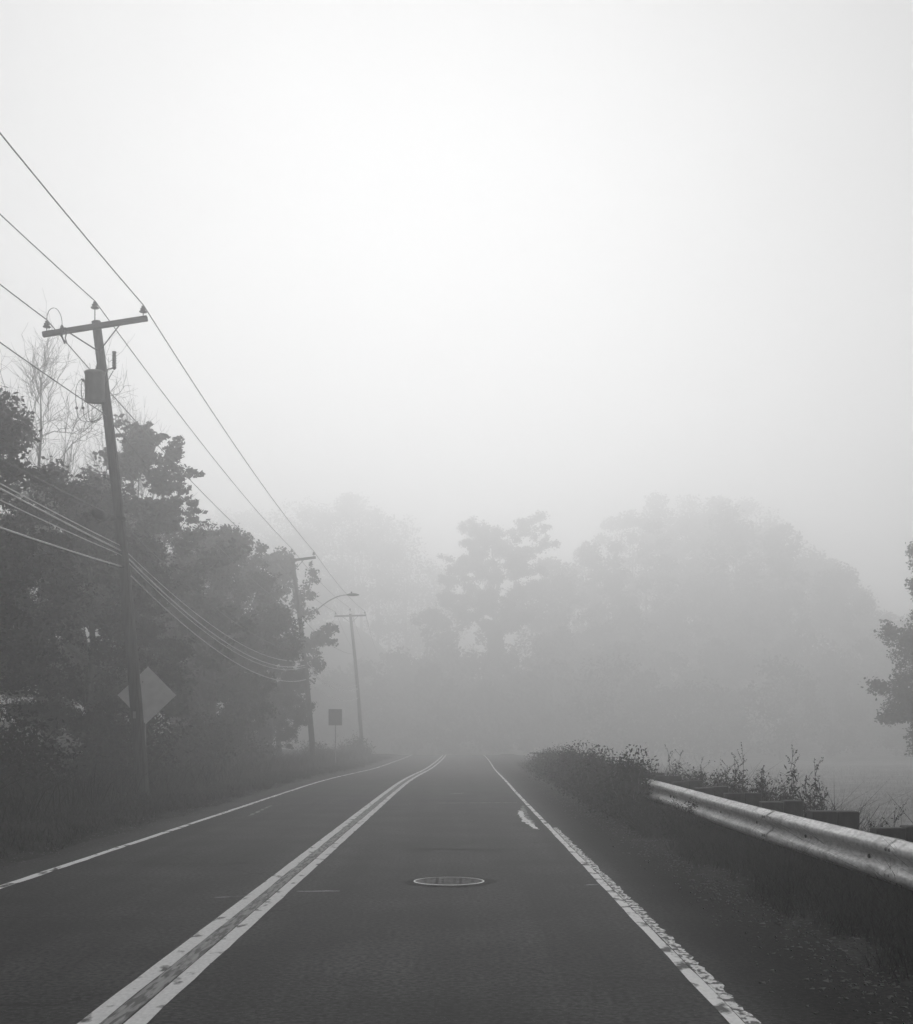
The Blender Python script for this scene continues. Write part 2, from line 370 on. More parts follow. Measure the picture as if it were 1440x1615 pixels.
def tree_meshes(seed, H=11., Rr=3.2, base=.12, peak=.45, nl=22, nsub=7, ntw=3, per=45, lsz=.10, clump=.42, trunk_r=.17, up=.5, bare=False, power=.8, rmin=.72):
    rn = np.random.RandomState(seed); wood = MB()
    tp = curve(np.zeros(3), np.array([rn.uniform(-.4, .4), rn.uniform(-.4, .4), H*.93]), 9, 0, rn, .008)
    tr = trunk_r*(1-np.linspace(0, 1, 9))**.75+.015
    tr[0] *= 1.35
    wood.tube(tp, tr, 9)
    def env(u):
        u = np.clip((u-base)/(1-base), 0, 1); pk = peak
        return Rr*np.where(u < pk, np.sin(PI/2*np.clip(u/pk, 0, 1))**power*.9+.1*u/pk, np.cos(PI/2*(u-pk)/(1-pk))**power)
    C = []
    for i in range(nl):
        t0 = base*.7+(.92-base*.7)*(i+.5)/nl; k = t0*8; j = int(k); p = tp[j]*(1-(k-j))+tp[min(8, j+1)]*(k-j)
        az = i*2.399+rn.uniform(-.4, .4); hz = min(.99, t0+rn.uniform(.03, .2)*up*2*(1-t0*.6))
        r = float(env(hz))*rn.uniform(rmin, 1.12)
        if rn.rand() < .12: r *= 1.18
        q = np.array([math.cos(az)*r, math.sin(az)*r, H*hz])
        r0 = max(.012, trunk_r*.42*(1-t0)**.6)
        lim = curve(p, q, 7, rn.uniform(-.12, .10) if not bare else -.15, rn); wood.tube(lim, np.linspace(r0, r0*.25, 7), 5, False)
        for s in range(nsub):
            f = rn.uniform(.3, 1)*6; j = int(min(5, f)); p2 = lim[j]+(lim[j+1]-lim[j])*(f-j)
            L = np.linalg.norm(q-p)
            d = (q-p)/max(L, 1e-6) + rn.normal(size=3)*.75; d[2] += .35*up + (.5 if bare else 0); d /= np.linalg.norm(d)
            ln = L*rn.uniform(.22, .48)+.15; q2 = p2+d*ln
            rr = math.hypot(q2[0], q2[1]); e = float(env(q2[2]/H))*1.15+.15
            if rr > e and not bare: q2[:2] *= e/rr
            sub = curve(p2, q2, 5, -.05, rn); wood.tube(sub, np.linspace(max(r0*.4, .012), .006 if bare else .008, 5), 4, False)
            for tw in range(ntw):
                f = rn.uniform(.25, 1)*4; j = int(min(3, f)); p3 = sub[j]+(sub[j+1]-sub[j])*(f-j)
                d3 = d + rn.normal(size=3)*.7; d3[2] += .4 if bare else .05; d3 /= np.linalg.norm(d3)
                q3 = p3+d3*rn.uniform(.25, .7)*(1.7 if bare else 1)
                if bare:
                    c3 = curve(p3, q3, 4, -.05, rn); wood.tube(c3, np.linspace(.009, .004, 4), 3, False)
                    for _ in range(3):
                        a = c3[rn.randint(1, 4)]; d4 = d3+rn.normal(size=3)*.6; d4 /= np.linalg.norm(d4)
                        wood.tube(np.array([a, a+d4*.25, a+d4*.5+np.array([0, 0, .05])]), np.array([.005, .004, .003]), 3, False)
                else: C.append((p3, p3*.4+q3*.6)); C.append((p3*.5+q3*.5, q3+(q3-p3)*.35+rn.normal(size=3)*.08*clump))
    if bare: return wood, None
    C = np.array(C); n = len(C)
    cs = clump*rn.uniform(.5, 1.25, n)
    K = np.repeat(C, per, 0); S = np.repeat(cs, per)[:, None]; tt = rn.rand(len(K))[:, None]
    P = K[:, 0]+(K[:, 1]-K[:, 0])*tt + ball(rn, len(K))*S*np.array([1.15, 1.15, .7])*(1.15-.6*tt)
    P = P[P[:, 2] > .15]
    return wood, leaves(rn, P, lsz, .3)

def proto_tree(name, seed, leafmat_, **kw):
    wood, L = tree_meshes(seed, **kw)
    me = bpy.data.meshes.new(name+'_trunk'); me.from_pydata(np.concatenate(wood.V).tolist(), [], wood.F)
    me.polygons.foreach_set('use_smooth', [True]*len(me.polygons)); me.materials.append(M['twig'] if L is None else M['bark'])
    cm = None
    if L is not None: cm = quad_mesh(name+'_crown', L); cm.materials.append(leafmat_)
    return me, cm

PT = {
 'dense': proto_tree('dense', 1, M['leaf_dark'], H=10.5, Rr=3.3, base=.05, peak=.4, nl=26, nsub=7, ntw=3, per=70, lsz=.062, clump=.42),
 'round': proto_tree('round', 2, M['leaf'], H=11, Rr=3.4, base=.10, peak=.5, nl=24, nsub=7, ntw=3, per=60, lsz=.07, clump=.46),
 'maple': proto_tree('maple', 5, M['leaf'], H=12.5, Rr=2.7, base=.15, peak=.35, nl=22, nsub=6, ntw=3, per=34, lsz=.10, clump=.34, power=1.0),
 'ragged': proto_tree('ragged', 8, M['leaf'], H=12, Rr=3.1, base=.15, peak=.55, nl=17, nsub=6, ntw=3, per=44, lsz=.09, clump=.42),
 'bare': proto_tree('bare', 11, None, H=15, Rr=3.4, base=.35, peak=.65, nl=18, nsub=8, ntw=4, up=1.2, bare=True, trunk_r=.14),
 'oak': proto_tree('oak', 23, M['leaf_dark'], H=30, Rr=7.4, base=.50, peak=.62, nl=32, nsub=8, ntw=3, per=55, lsz=.14, clump=.85, trunk_r=.5, up=.3, power=.36, rmin=.35),
 'poplar': proto_tree('poplar', 31, M['leaf_dark'], H=19, Rr=5.0, base=.02, peak=.4, nl=34, nsub=7, ntw=3, per=170, lsz=.065, clump=.8, trunk_r=.3),
}
def tree(kind, name, x, y, sc_=1.0, rot=0.0, wide=1.0, label='', group=None, z=None, cat='tree'):
    zz = float(ground(x, y))-.05 if z is None else z
    o = empty(name, (x, y, zz), label, cat, group); o.rotation_euler.z = rot; o.scale = (sc_*wide, sc_*wide, sc_)
    tm, cm = PT[kind]
    t = bpy.data.objects.new('trunk', tm); COL.objects.link(t); t.parent = o
    if cm is not None:
        c = bpy.data.objects.new('crown', cm); COL.objects.link(c); c.parent = o
    return o

G1 = 'trees in the wood along the road'
tree('round', 'broadleaf_tree', -13.2, 26.8, 1.02, .3, 1.05, 'dark leafy tree cut by the left picture edge, its crown beside the pole top', G1)
tree('round', 'broadleaf_tree', -13.0, 32.5, .92, 1.4, 1.0, 'dark round tree directly behind the diamond sign and transformer pole, low crown', G1)
tree('dense', 'broadleaf_tree', -11.2, 38.5, .84, 2.6, .95, 'low dense tree whose crown ends beneath the transformer, just beyond the near pole', G1)
tree('dense', 'broadleaf_tree', -14.2, 28.5, 1.18, 4.1, 1.0, 'tallest dark crown at the left picture edge, behind the cut off leafy tree', G1)
tree('bare', 'bare_tree', -14.4, 44, .93, .5, .95, 'leafless tree with fine twigs rising left of the pole with the transformer', G1)
tree('bare', 'bare_tree', -12.3, 47.5, .86, 2.5, .6, 'leafless tree with bare forked branches between transformer pole and tall maple', G1)
tree('maple', 'maple_tree', -11.5, 46, 1.02, .9, 1.1, 'tall pointed leafy tree behind the three upper wires, with gaps in its crown', G1)
tree('round', 'broadleaf_tree', -10.8, 55, .98, 3.3, .95, 'hazy grey tree below the pointed tree, sloping down towards the lamp pole', G1)
tree('ragged', 'broadleaf_tree', -11.3, 63, .98, 4.4, .92, 'hazy tree just before the lamp pole, its crown crossed by the low cables', G1)
tree('ragged', 'broadleaf_tree', -10.4, 73, 1.04, 3.0, .84, 'last tree of the row, ragged boughs reaching out behind the lamp pole', G1)
tree('dense', 'broadleaf_tree', -11.6, 59.5, .78, 5.4, .95, 'dense low tree filling the gap under the ragged boughs before the lamp pole', G1)
tree('dense', 'broadleaf_tree', -10.3, 68.5, .72, 3.9, .85, 'small dense tree touching the lower half of the lamp pole', G1)
# deeper in the wood
for i, (k, x, y, s, lab) in enumerate([
    ('round', -18.5, 30, 1.0, 'dark tree deep in the wood behind the leafy tree at the left edge'),
    ('dense', -17.5, 40, 1.0, 'dense tree in the second row, beneath the leafless crown'),
    ('round', -16.5, 51, 1.0, 'second row tree behind the tall pointed tree'),
    ('ragged', -16, 60, 1.0, 'pale second row tree above the hazy tree by the low cables'),
    ('round', -15.5, 70, 1.05, 'palest second row tree behind the lamp pole crossarm'),
    ('dense', -23, 48, 1.1, 'tree furthest into the wood, seen through the leafless branches'),
    ('dense', -14.5, 22, 1.0, 'black tree nearest the camera at the far left of the verge')]):
    tree(k, 'broadleaf_tree', x, y, s, i*1.3, 1.0, lab, G1)
# tall trees across the field, and the big one over the road's end
tree('oak', 'spreading_tree', 5.0, 178, 1.12, 1.0, 1.0, 'big spreading tree with sky gaps in its crown, standing in fog past the road end')
tree('poplar', 'tall_tree', 25.8, 60, .98, .4, .85, 'tall dark tree at the right edge of the field')

tree('dense', 'tall_tree', 24.1, 58, 1.15, .4, 1.15, 'lower dense tree under the tall dark one at the right edge')
# bushes
def bush_mesh(name, seed, n, lsz, mat, stems=14, per=60, spread=(.5, .5), tall=1.0, sig=.16):
    rn = np.random.RandomState(seed); st = MB(); P = []
    for i in range(stems):
        a = rn.uniform(0, 2*PI); r = rn.uniform(.2, 1)
        q = np.array([math.cos(a)*spread[0]*r, math.sin(a)*spread[1]*r, tall*rn.uniform(.45, 1)*(1.1-.45*r)])
        c = curve(np.array([q[0]*.25, q[1]*.25, 0]), q, 5, .0, rn, .03); st.tube(c, np.linspace(.012, .004, 5), 4, False)
        for k in range(per):
            f = rn.uniform(.15, 1)*4; j = int(min(3, f)); P.append(c[j]+(c[j+1]-c[j])*(f-j))
    P = np.array(P); P += rn.normal(size=P.shape)*sig*np.array([1, 1, .7]); P = P[P[:, 2] > .02]
    cm = quad_mesh(name+'_leaves', leaves(rn, P, lsz, .1, .45)); cm.materials.append(mat)
    tm = bpy.data.meshes.new(name+'_stems'); tm.from_pydata(np.concatenate(st.V).tolist(), [], st.F); tm.materials.append(M['bark'])
    return tm, cm
PB = {
 'big': bush_mesh('big_bush', 1, 0, .06, M['leaf'], 40, 170, (1.5, 1.5), 2.2, .28),
 'pale': bush_mesh('pale_bush', 2, 0, .055, M['leaf_pale'], 34, 130, (1.3, 1.3), 1.5, .22),
 'low': bush_mesh('low_bush', 3, 0, .026, M['leaf'], 44, 190, (.55, .95), .95, .10),
 'dark': bush_mesh('dark_bush', 4, 0, .026, M['leaf_dark'], 48, 200, (.5, .8), 1.0, .10),
}
def bush(kind, x, y, s=1., rot=0., wide=1., label='', group=None):
    o = empty('bush', (x, y, float(ground(x, y))-.03), label, 'bush', group); o.rotation_euler.z = rot; o.scale = (s*wide, s*wide, s)
    tm, cm = PB[kind]
    for nme, me in (('stems', tm), ('foliage', cm)):
        c = bpy.data.objects.new(nme, me); COL.objects.link(c); c.parent = o
    return o
G2 = 'bushes at the foot of the wood'
for i, (k, x, y, s, lab) in enumerate([
    ('big', -9.6, 22.5, .95, 'black bush at the left picture edge above the verge'),
    ('big', -9.9, 27, 1.0, 'dark bush left of the foot of the transformer pole'),
    ('pale', -9.4, 33, 1.1, 'pale tangled bush right behind the foot of the transformer pole'),
    ('big', -9.6, 37, 1.05, 'dark bush right of the diamond sign'),
    ('pale', -9.2, 42, 1.25, 'pale leafy bush halfway between the diamond sign and the lamp pole'),
    ('big', -9.8, 47, 1.1, 'grey bush under the lowest sagging cable'),
    ('big', -9.6, 53, 1.1, 'hazy bush at the end of the dark undergrowth before the lamp pole'),
    ('pale', -10.2, 60, 1.2, 'faint pale bush beside the foot of the lamp pole'),
    ('pale', -8.7, 76, .9, 'pale bush in fog just past the square sign'),
    ('pale', -7.7, 92, 1.1, 'palest bush near the foot of the farthest pole'),
    ('big', -11.5, 66, 1.2, 'hazy bush below the ragged last tree')]):
    bush(k, x, y, s, i*1.7, 1.0, lab, G2)
G3 = 'bushes growing over the guardrail'
for i, (k, x, y, s, wd, lab) in enumerate([
    ('dark', 2.95, 22.2, 1.3, .95, 'darkest dense bush hiding the guardrail where its visible beam begins'),
    ('low', 2.95, 24.6, 1.15, 1.0, 'leafy bush right behind the darkest one on the guardrail'),
    ('dark', 2.95, 27.2, 1.25, 1.0, 'third bush from the visible beam end, dark at its foot'),
    ('low', 3.0, 30.6, 1.3, 1.05, 'fourth bush along the overgrown guardrail, tall feathery top'),
    ('dark', 3.1, 34.8, 1.3, 1.1, 'grey bush in the middle of the overgrown guardrail'),
    ('low', 3.1, 39.5, 1.2, 1.2, 'hazy bush beyond the middle of the overgrown guardrail'),
    ('dark', 3.3, 45, 1.1, 1.1, 'faint bush just before the far glimpse of beam'),
    ('low', 3.5, 52, 1.0, 1.2, 'faintest bush beside the far end of the guardrail'),
    ('low', 2.95, 20.0, .6, .9, 'leafy bush spilling in front of the first visible stretch of beam'),
    ('low', 3.15, 17.6, .62, .9, 'small leafy clump under the first stretch of visible beam'),
    ('low', 4.2, 22.5, 1.05, 1.0, 'bush standing behind the guardrail on the field side'),
    ('low', 4.15, 16.8, .88, 1.0, 'bush behind the beam below the tallest seed topped weed'),
    ('low', 4.2, 19.0, .98, 1.0, 'bush behind the beam below the dark forked weed')]):
    bush(k, x, y, s, i*PI+.1*i, wd, lab, G3)

# tall weeds behind the rail
def weed(x, y, h, seed, label):
    rn = np.random.RandomState(seed); o = empty('weed_plant', (x, y, float(ground(x, y))-.02), label, 'weed', 'tall weeds behind the guardrail')
    st = MB(); P = []; S = []
    for k in range(rn.randint(4, 7)):
        a = rn.uniform(0, 2*PI); h_ = h*.88; q = np.array([math.cos(a)*.22*rn.rand(), math.sin(a)*.22*rn.rand(), h_*rn.uniform(.6, 1)])
        c = curve(np.zeros(3), q, 6, 0, rn, .02); st.tube(c, np.linspace(.006, .002, 6), 4, False)
        for _ in range(8):
            f = rn.uniform(.5, 1)*5; j = int(min(4, f)); p = c[j]+(c[j+1]-c[j])*(f-j); d = rn.normal(size=3)*.06; d[2] = abs(d[2])+.07
            st.tube(np.array([p, p+d*.5, p+d]), np.array([.003, .002, .0015]), 3, False)
            for _ in range(12): S.append(p+d*rn.uniform(.4, 1.1)+rn.normal(size=3)*.008)
        for _ in range(60):
            f = rn.uniform(.1, .85)*5; j = int(min(4, f)); P.append(c[j]+(c[j+1]-c[j])*(f-j)+rn.normal(size=3)*.035)
    st.build('stems', M['bark'], o)
    link('leaves', quad_mesh('weed_leaves', leaves(rn, np.array(P), .035, 0, .3)), M['weed'], o)
    link('seed_heads', quad_mesh('weed_seeds', leaves(rn, np.array(S), .010, 0, .6)), M['leaf_dark'], o)  # these clusters are the seed heads on the weed stems
for i, (x, y, h, lab) in enumerate([
    (3.95, 20.8, 1.35, 'thin tall weed rising alone above the darkest bush'),
    (3.9, 17.9, 1.45, 'tall dark forked weed above the near end of the bushes'),
    (3.95, 16.7, 1.25, 'weed between the forked one and the seed topped one'),
    (4.0, 15.6, 1.50, 'tallest seed topped weed behind the beam'),
    (4.05, 14.9, 1.22, 'bushy weed just left of the first dark post top'),
    (4.3, 15.3, 1.35, 'slender weed leaning towards the field'),
    (4.0, 19.2, 1.2, 'pale weed behind the lapped beam joint'),
    (4.1, 24.5, 1.45, 'hazy weed spike over the middle bushes'),
    (4.1, 12.4, .98, 'short weed growing beside the second post top')]):
    weed(x, y, h, 40+i, lab)

# grass
def grass(name, seed, n, xr, yr, hr, w_, label=None, edge=None, ypow=1.6, mat='grass', clump=3.0):
    rn = np.random.RandomState(seed)
    y = yr[0]+(yr[1]-yr[0])*rn.rand(n)**ypow; x = xr[0]+(xr[1]-xr[0])*rn.rand(n)
    k = wob(x*1.3, y*.9, 1.0, seed)+rn.normal(size=n)*.5; keep = k > -.35
    if edge is not None: keep &= edge(x, y)
    x, y = x[keep], y[keep]; n = len(x); x = x+rs(y)
    z = ground(x, y)-.01; h = rn.uniform(*hr, n)*(1+.75*wob(x*clump, y*clump, .8, 1)); wd = w_*rn.uniform(.6, 1.4, n)
    a = rn.uniform(0, 2*PI, n); dx, dy = np.cos(a), np.sin(a); ln = rn.uniform(.2, 1.25, n)*h; b_ = rn.uniform(0, 2*PI, n); lx, ly = np.cos(b_)*ln, np.sin(b_)*ln
    B = np.stack([x, y, z], -1); D = np.stack([dx*wd, dy*wd, 0*wd], -1)
    Mi = B+np.stack([lx*.35, ly*.35, h*.6], -1); T = B+np.stack([lx, ly, h*.95], -1)
    Q1 = np.stack([B-D, B+D, Mi+D*.7, Mi-D*.7], 1); Q2 = np.stack([Mi-D*.7, Mi+D*.7, T+D*.1, T-D*.1], 1)
    o = link(name, quad_mesh(name, np.concatenate([Q1, Q2])), M[mat])
    return tag(o, label, 'grass', kind='stuff')
grass('verge_grass', 1, 90000, (-9.8, -5.35), (9, 95), (.05, .17), .005, 'rough dark grass on the verge below the wood', lambda x, y: x < -5.55+.25*wob(y*.8, x*0, 1, 3))
grass('tall_verge_grass', 2, 22000, (-10.5, -7.3), (16, 100), (.3, .75), .009, 'taller grass fringe at the foot of the bushes', None, 1.1)
grass('verge_grass', 3, 160000, (2.72, 5.6), (4, 70), (.06, .24), .0032, 'tangled dark grass under and behind the guardrail', lambda x, y: x > 2.80+.22*wob(y*.9, x*0, 1, 6)+.15*wob(y*3.1, x*0, 1, 1), 2.0)
grass('tall_verge_grass', 4, 26000, (3.45, 4.5), (6, 70), (.25, .70), .004, 'tall thin grass standing among the guardrail posts', lambda x, y: wob(x, y*.5, 1, 9) > -.4, 1.6)
grass('verge_tufts', 8, 30000, (2.95, 3.5), (6, 26), (.14, .42), .0036, 'shaggy tufts of dry grass below the guardrail beam', lambda x, y: wob(x*2.2, y*1.9, 1.2, 7) > .12, 1.2, 'weed')
grass('weed_thicket', 6, 9000, (3.8, 4.7), (15, 36), (.35, .8), .005, 'thick dry weeds behind the guardrail', lambda x, y: wob(x, y*.5, 1.4, 3) > -.1, 1.1, 'weed')
grass('field_grass', 5, 60000, (6, 40), (9, 110), (.06, .22), .008, 'pale open field of short grass', None, 1.5, 'weed')

def gravel(name, seed, n, label, mat, size, flat):
    rn = np.random.RandomState(seed); side = rn.rand(n) < .72
    y = 3+60*rn.rand(n)**1.8; x = np.where(side, 2.72+.28*rn.normal(size=n)+.2*wob(y*.9, y*0, 1, 2), -5.42+.2*rn.normal(size=n)); x = x+rs(y)
    z = np.where((x > -5.3) & (x < 2.75), rz(y), ground(x, y))+size*.3
    base = np.array([[1, 1, 1], [1, -1, -1], [-1, 1, -1], [-1, -1, 1.]])*.6; V = []
    sc_ = size*rn.uniform(.4, 1.5, n)**1.5; C = np.stack([x, y, z], -1)
    J = base[None]+rn.uniform(-.4, .4, (n, 4, 3)); J[:, :, 2] *= flat; P = C[:, None]+J*sc_[:, None, None]
    T = np.concatenate([P[:, [0, 1, 2]], P[:, [0, 3, 1]], P[:, [0, 2, 3]], P[:, [1, 3, 2]]])
    return tag(link(name, quad_mesh(name, T, 3), mat), label, 'gravel', kind='stuff')
gravel('gravel', 1, 9000, 'loose stones along the crumbling asphalt edges', simple('gravel_stone', .05, .22, 3, .9, bs=0), .010, .7)
gravel('fallen_leaves', 2, 4200, 'dry leaves and litter blown against the verge', simple('dry_leaf', .04, .16, 2, .9, bs=0), .019, .2)

# far wood: one mass in the fog
def far_wood(name, seed, spots, label, lsz=.27, nper=3000):
    rn = np.random.RandomState(seed); Q = []; tr = MB()
    for (x, y, H, Rr) in spots:
        z0 = float(ground(x, y)); nc = 26
        u = rn.uniform(.12, 1, nc); r = Rr*np.sin(PI*np.clip(u*.92+.04, 0, 1))**.6*np.sqrt(rn.rand(nc)); a = rn.uniform(0, 2*PI, nc)
        C = np.stack([x+np.cos(a)*r, y+np.sin(a)*r, z0+H*u*.95], -1); K = C[rn.randint(0, nc, nper)]
        Q.append(K+ball(rn, len(K))*np.array([2.1, 2.1, 1.6])*Rr/4.8*rn.uniform(.7, 1.15, nc)[rn.randint(0, nc, 1)])
        tr.tube(curve(np.array([x, y, z0-.3]), np.array([x, y, z0+H*.8]), 5, 0, rn, .01), np.linspace(.3, .08, 5), 5, False)
        for c in C[:8]: tr.tube(curve(np.array([x, y, z0+(c[2]-z0)*.5]), c, 4, 0, rn, .03), np.linspace(.1, .03, 4), 3, False)
    P = np.concatenate(Q); me = quad_mesh(name, leaves(rn, P, lsz, .2)); me.materials.append(M['leaf_dark'])
    V = np.concatenate(tr.V); off = 0
    o = link(name, me); tag(o, label, 'wood', kind='stuff')
    t = tr.build('trunks', M['bark'], o); tag(t, kind='stuff')
    return o
rn = np.random.RandomState(77); spR = []; spL = []; spF = []
for i in range(40):                      # hillside crowns: high in the middle, stepping down to the right
    y = rn.uniform(188, 235); k = (i+rn.uniform(-.4, .4))/40; x = (.062+.285*k)*y
    top = np.interp(k, [0, .08, .2, .5, .62, .75, .9, 1], [.155, .178, .19, .195, .188, .155, .115, .09])*y+CAMH
    spR.append((x, y, float(np.clip(top-float(ground(x, y))+rn.uniform(-6, 1.5), 9, 27)), rn.uniform(3.8, 5.6)))
for i in range(28):                      # faint wood behind the poles
    y = rn.uniform(215, 250); k = (i+rn.uniform(-.4, .4))/28; x = (-.30+.30*k)*y
    top = np.interp(k, [0, .5, .7, .85, 1], [.17, .185, .19, .175, .12])*y+CAMH
    spL.append((x, y, float(np.clip(top-float(ground(x, y))+rn.uniform(-2.5, .8), 9, 27)), rn.uniform(5, 6.5)))
for i in range(30): spL.append((-50+i*2.5+rn.uniform(-1.5, 1.5), rn.uniform(155, 190), rn.uniform(8, 12.5), rn.uniform(3.5, 5)))
for i in range(44):                      # understorey on the slope
    y = rn.uniform(160, 200); k = (i+rn.uniform(-.4, .4))/44; spR.append(((.05+.33*k)*y, y, rn.uniform(8, 14), rn.uniform(4, 5.5)))
for i in range(14): spR.append((-8+i*2.5+rn.uniform(-1, 1), rn.uniform(168, 182), rn.uniform(12, 17), rn.uniform(3.8, 4.8)))
for i in range(30): spF.append((18+i*3.1+rn.uniform(-1, 1), rn.uniform(142, 158), rn.uniform(8, 12), rn.uniform(3.5, 5)))
spR += [(-4.5, 176, 19, 4.2), (-.5, 186, 22, 4.8), (10.5, 184, 22, 5), (15, 186, 24, 5)]
far_wood('hillside_wood', 5, spR, 'wooded hillside fading into fog above the field')
far_wood('distant_wood', 6, spL, 'faintest wood on the rise beyond the last pole')
far_wood('field_edge_wood', 7, spF, 'line of grey trees along the far edge of the field', .2)

# ------------------------------------------------------------------ utility poles
def pole_top(base, top):
    return np.array(base), np.array(top)
def insulator(parent, c, s=1.0, pin=.16, name='insulator'):
    m = MB(); x, y, z = c
    m.lathe([(.03*s, 0), (.05*s, .01*s), (.085*s, .015*s), (.095*s, .03*s), (.06*s, .055*s), (.045*s, .07*s), (.072*s, .085*s), (.06*s, .105*s), (.036*s, .115*s), (.036*s, .135*s), (.045*s, .145*s), (.03*s, .165*s), (.005*s, .168*s)], (x, y, z), 14)
    o = m.build(name, M['porcelain'], parent, True)
    p = MB(); p.tube(np.array([(x, y, z-pin), (x, y, z+.02)]), .012, 6); p.build('pin', M['darkmetal'], o)
    return o

def utility_pole(base, top, label, extras, arm_tilt, wires, r0=.155, r1=.105):
    bx_, by_, bz_ = base
    root = empty('utility_pole', base, label, 'utility pole', 'utility poles beside the road')
    T = Vector(top)-Vector(base)
    k = MB(); mid = np.array(T)*.52+np.array([.09, 0, 0])
    ts = np.linspace(0, 1, 12)[:, None]
    pts = (1-ts)**2*np.zeros(3) + 2*ts*(1-ts)*(mid*2-np.array(T)*.5) + ts**2*np.array(T)
    pts = np.concatenate([[[-.0, 0, -.4]], pts]); rad = np.concatenate([[r0*1.03], np.linspace(r0, r1, 12)])
    k.tube(pts, rad, 16); k.build('shaft', M['pole'], root, True)
    def on(h):        # axis point at height h
        z = pts[:, 2]; return np.array([np.interp(h, z, pts[:, 0]), np.interp(h, z, pts[:, 1]), h])
    H = T.z; a = on(H-.17); ay = -(r1+.06)
    rot = Matrix.Rotation(-arm_tilt, 4, 'Y'); half = 1.24
    def armp(s, dz=0.0, dy=0.0):
        return np.array([a[0]+s*math.cos(arm_tilt), ay+dy, a[2]+s*math.sin(arm_tilt)+dz])
    k = MB(); k.box((a[0], ay, a[2]), (2*half, .095, .125), rot, .012); k.build('crossarm', M['arm'], root)
    for s in (-1, 1):
        q = on(H-.72); k = MB(); k.tube(np.array([armp(s*.62, -.05, -.055), [q[0]+s*.03, -(r1+.02), q[2]]]), .016, 4); k.build('brace', M['darkmetal'], root)
    k = MB(); k.tube(np.array([[a[0], ay-.07, a[2]], [a[0], r1+.05, a[2]]]), .013, 6); k.build('through_bolt', M['darkmetal'], root)
    # insulators: right end, pole top, left end
    insulator(root, armp(half-.10, .14), 1.0)
    p = on(H); insulator(root, (p[0], ay+.07, H+.26), 1.05, .40)
    insulator(root, armp(-half+.10, .14), 1.0)
    return root, on, armp, ay

P1b = (-7.46, 29.8, float(ground(-7.46, 29.8))); P1t = (-8.56, 29.8, 11.25)
P2b = (-7.62, 66., float(ground(-7.62, 66))); P2t = (-8.76, 66., 10.75)
P3b = (-7.65, 99., float(ground(-7.65, 99))); P3t = (-8.6, 99., 10.95)
p1, on1, arm1, ay1 = utility_pole(P1b, P1t, 'nearest leaning wooden utility pole with a transformer can, in front of the diamond sign', None, .155, 3)
p2, on2, arm2, ay2 = utility_pole(P2b, P2t, 'second leaning wooden utility pole, with the street lamp arm', None, .12, 3)
p3, on3, arm3, ay3 = utility_pole(P3b, P3t, 'farthest and faintest utility pole, almost lost in fog past the square sign', None, .03, 3)

# transformer on the near pole
h = 9.98-P1b[2]; c = on1(h-.36); cx, cy = c[0]-.13, -.36
t = MB(); t.lathe([(.20, -.36), (.225, -.34), (.225, .27), (.235, .28), (.235, .30), (.225, .31)], (cx, cy, h-.36), 24)
tk = t.build('transformer', M['tank'], p1, True)
t = MB(); t.lathe([(.245, .305), (.245, .33), (.20, .355), (.05, .37), (.003, .372)], (cx, cy, h-.36), 24); t.build('lid', M['tank'], tk, True)
for s in (-1, 0, 1):
    t = MB(); t.tube(np.array([(cx-.225, cy+s*.1, h-.22), (cx-.29, cy+s*.1, h-.22)]), .022, 8); t.build('terminal', M['porcelain'], tk)
t = MB(); t.lathe([(.03, 0), (.05, .02), (.03, .04), (.045, .06), (.028, .08), (.04, .10), (.02, .12), (.015, .16)], (cx+.05, cy, h+.0), 10); t.build('bushing', M['porcelain'], tk, True)
for dz in (-.58, -.14):
    t = MB(); t.box((cx+.06, cy+.24, h+dz), (.16, .14, .05), None, .006); t.build('mounting_bracket', M['darkmetal'], tk)
# surge arrester on its own bracket, right of the pole
q = on1(h+.02)
t = MB(); t.tube(np.array([(q[0]+.08, -.1, q[2]-.12), (q[0]+.16, -.16, q[2]+.08), (q[0]+.30, -.2, q[2]+.10)]), .016, 6)
t.tube(np.array([(q[0]+.08, -.1, q[2]-.28), (q[0]+.30, -.2, q[2]+.04)]), .010, 5)
br = t.build('arrester_bracket', M['darkmetal'], p1)
t = MB(); t.lathe([(.02, 0)]+[(r_, z_) for k in range(6) for r_, z_ in ((.04, .03+k*.055), (.058, .045+k*.055), (.04, .06+k*.055))]+[(.045, .38), (.05, .385), (.05, .42), (.01, .425)], (q[0]+.32, -.2, q[2]+.06), 12)
t.build('surge_arrester', M['porcelain'], br, True)
# fused cutout hanging under the arm, and the jumper loop above it
a = arm1(-.72, 0, -.08)
t = MB(); t.box((a[0], a[1], a[2]), (.14, .04, .12), None, .005)
t.tube(np.array([a+[.0, -.03, .02], a+[-.02, -.07, -.16], a+[.05, -.05, -.33]]), .022, 7)
t.tube(np.array([a+[.10, -.03, .0], a+[.06, -.06, -.20], a+[.10, -.05, -.34]]), .014, 6); t.build('fuse_cutout', M['darkmetal'], p1)
a0 = arm1(-1.14, .33); a1 = arm1(-.78, .12)
insulator(p1, arm1(-.78, .06), .6, .05, 'small_insulator')
th = np.linspace(PI, 0, 16); cxx = (a0[0]+a1[0])/2; rr_ = abs(a1[0]-a0[0])/2
jl = np.stack([cxx+rr_*np.cos(th)*1.02, np.full(16, a0[1]), np.linspace(a0[2], a1[2]+.05, 16)+.33*np.sin(th)], -1)
t = MB(); t.tube(jl, .008, 5); t.build('jumper_loop', M['cable_dark'], p1)
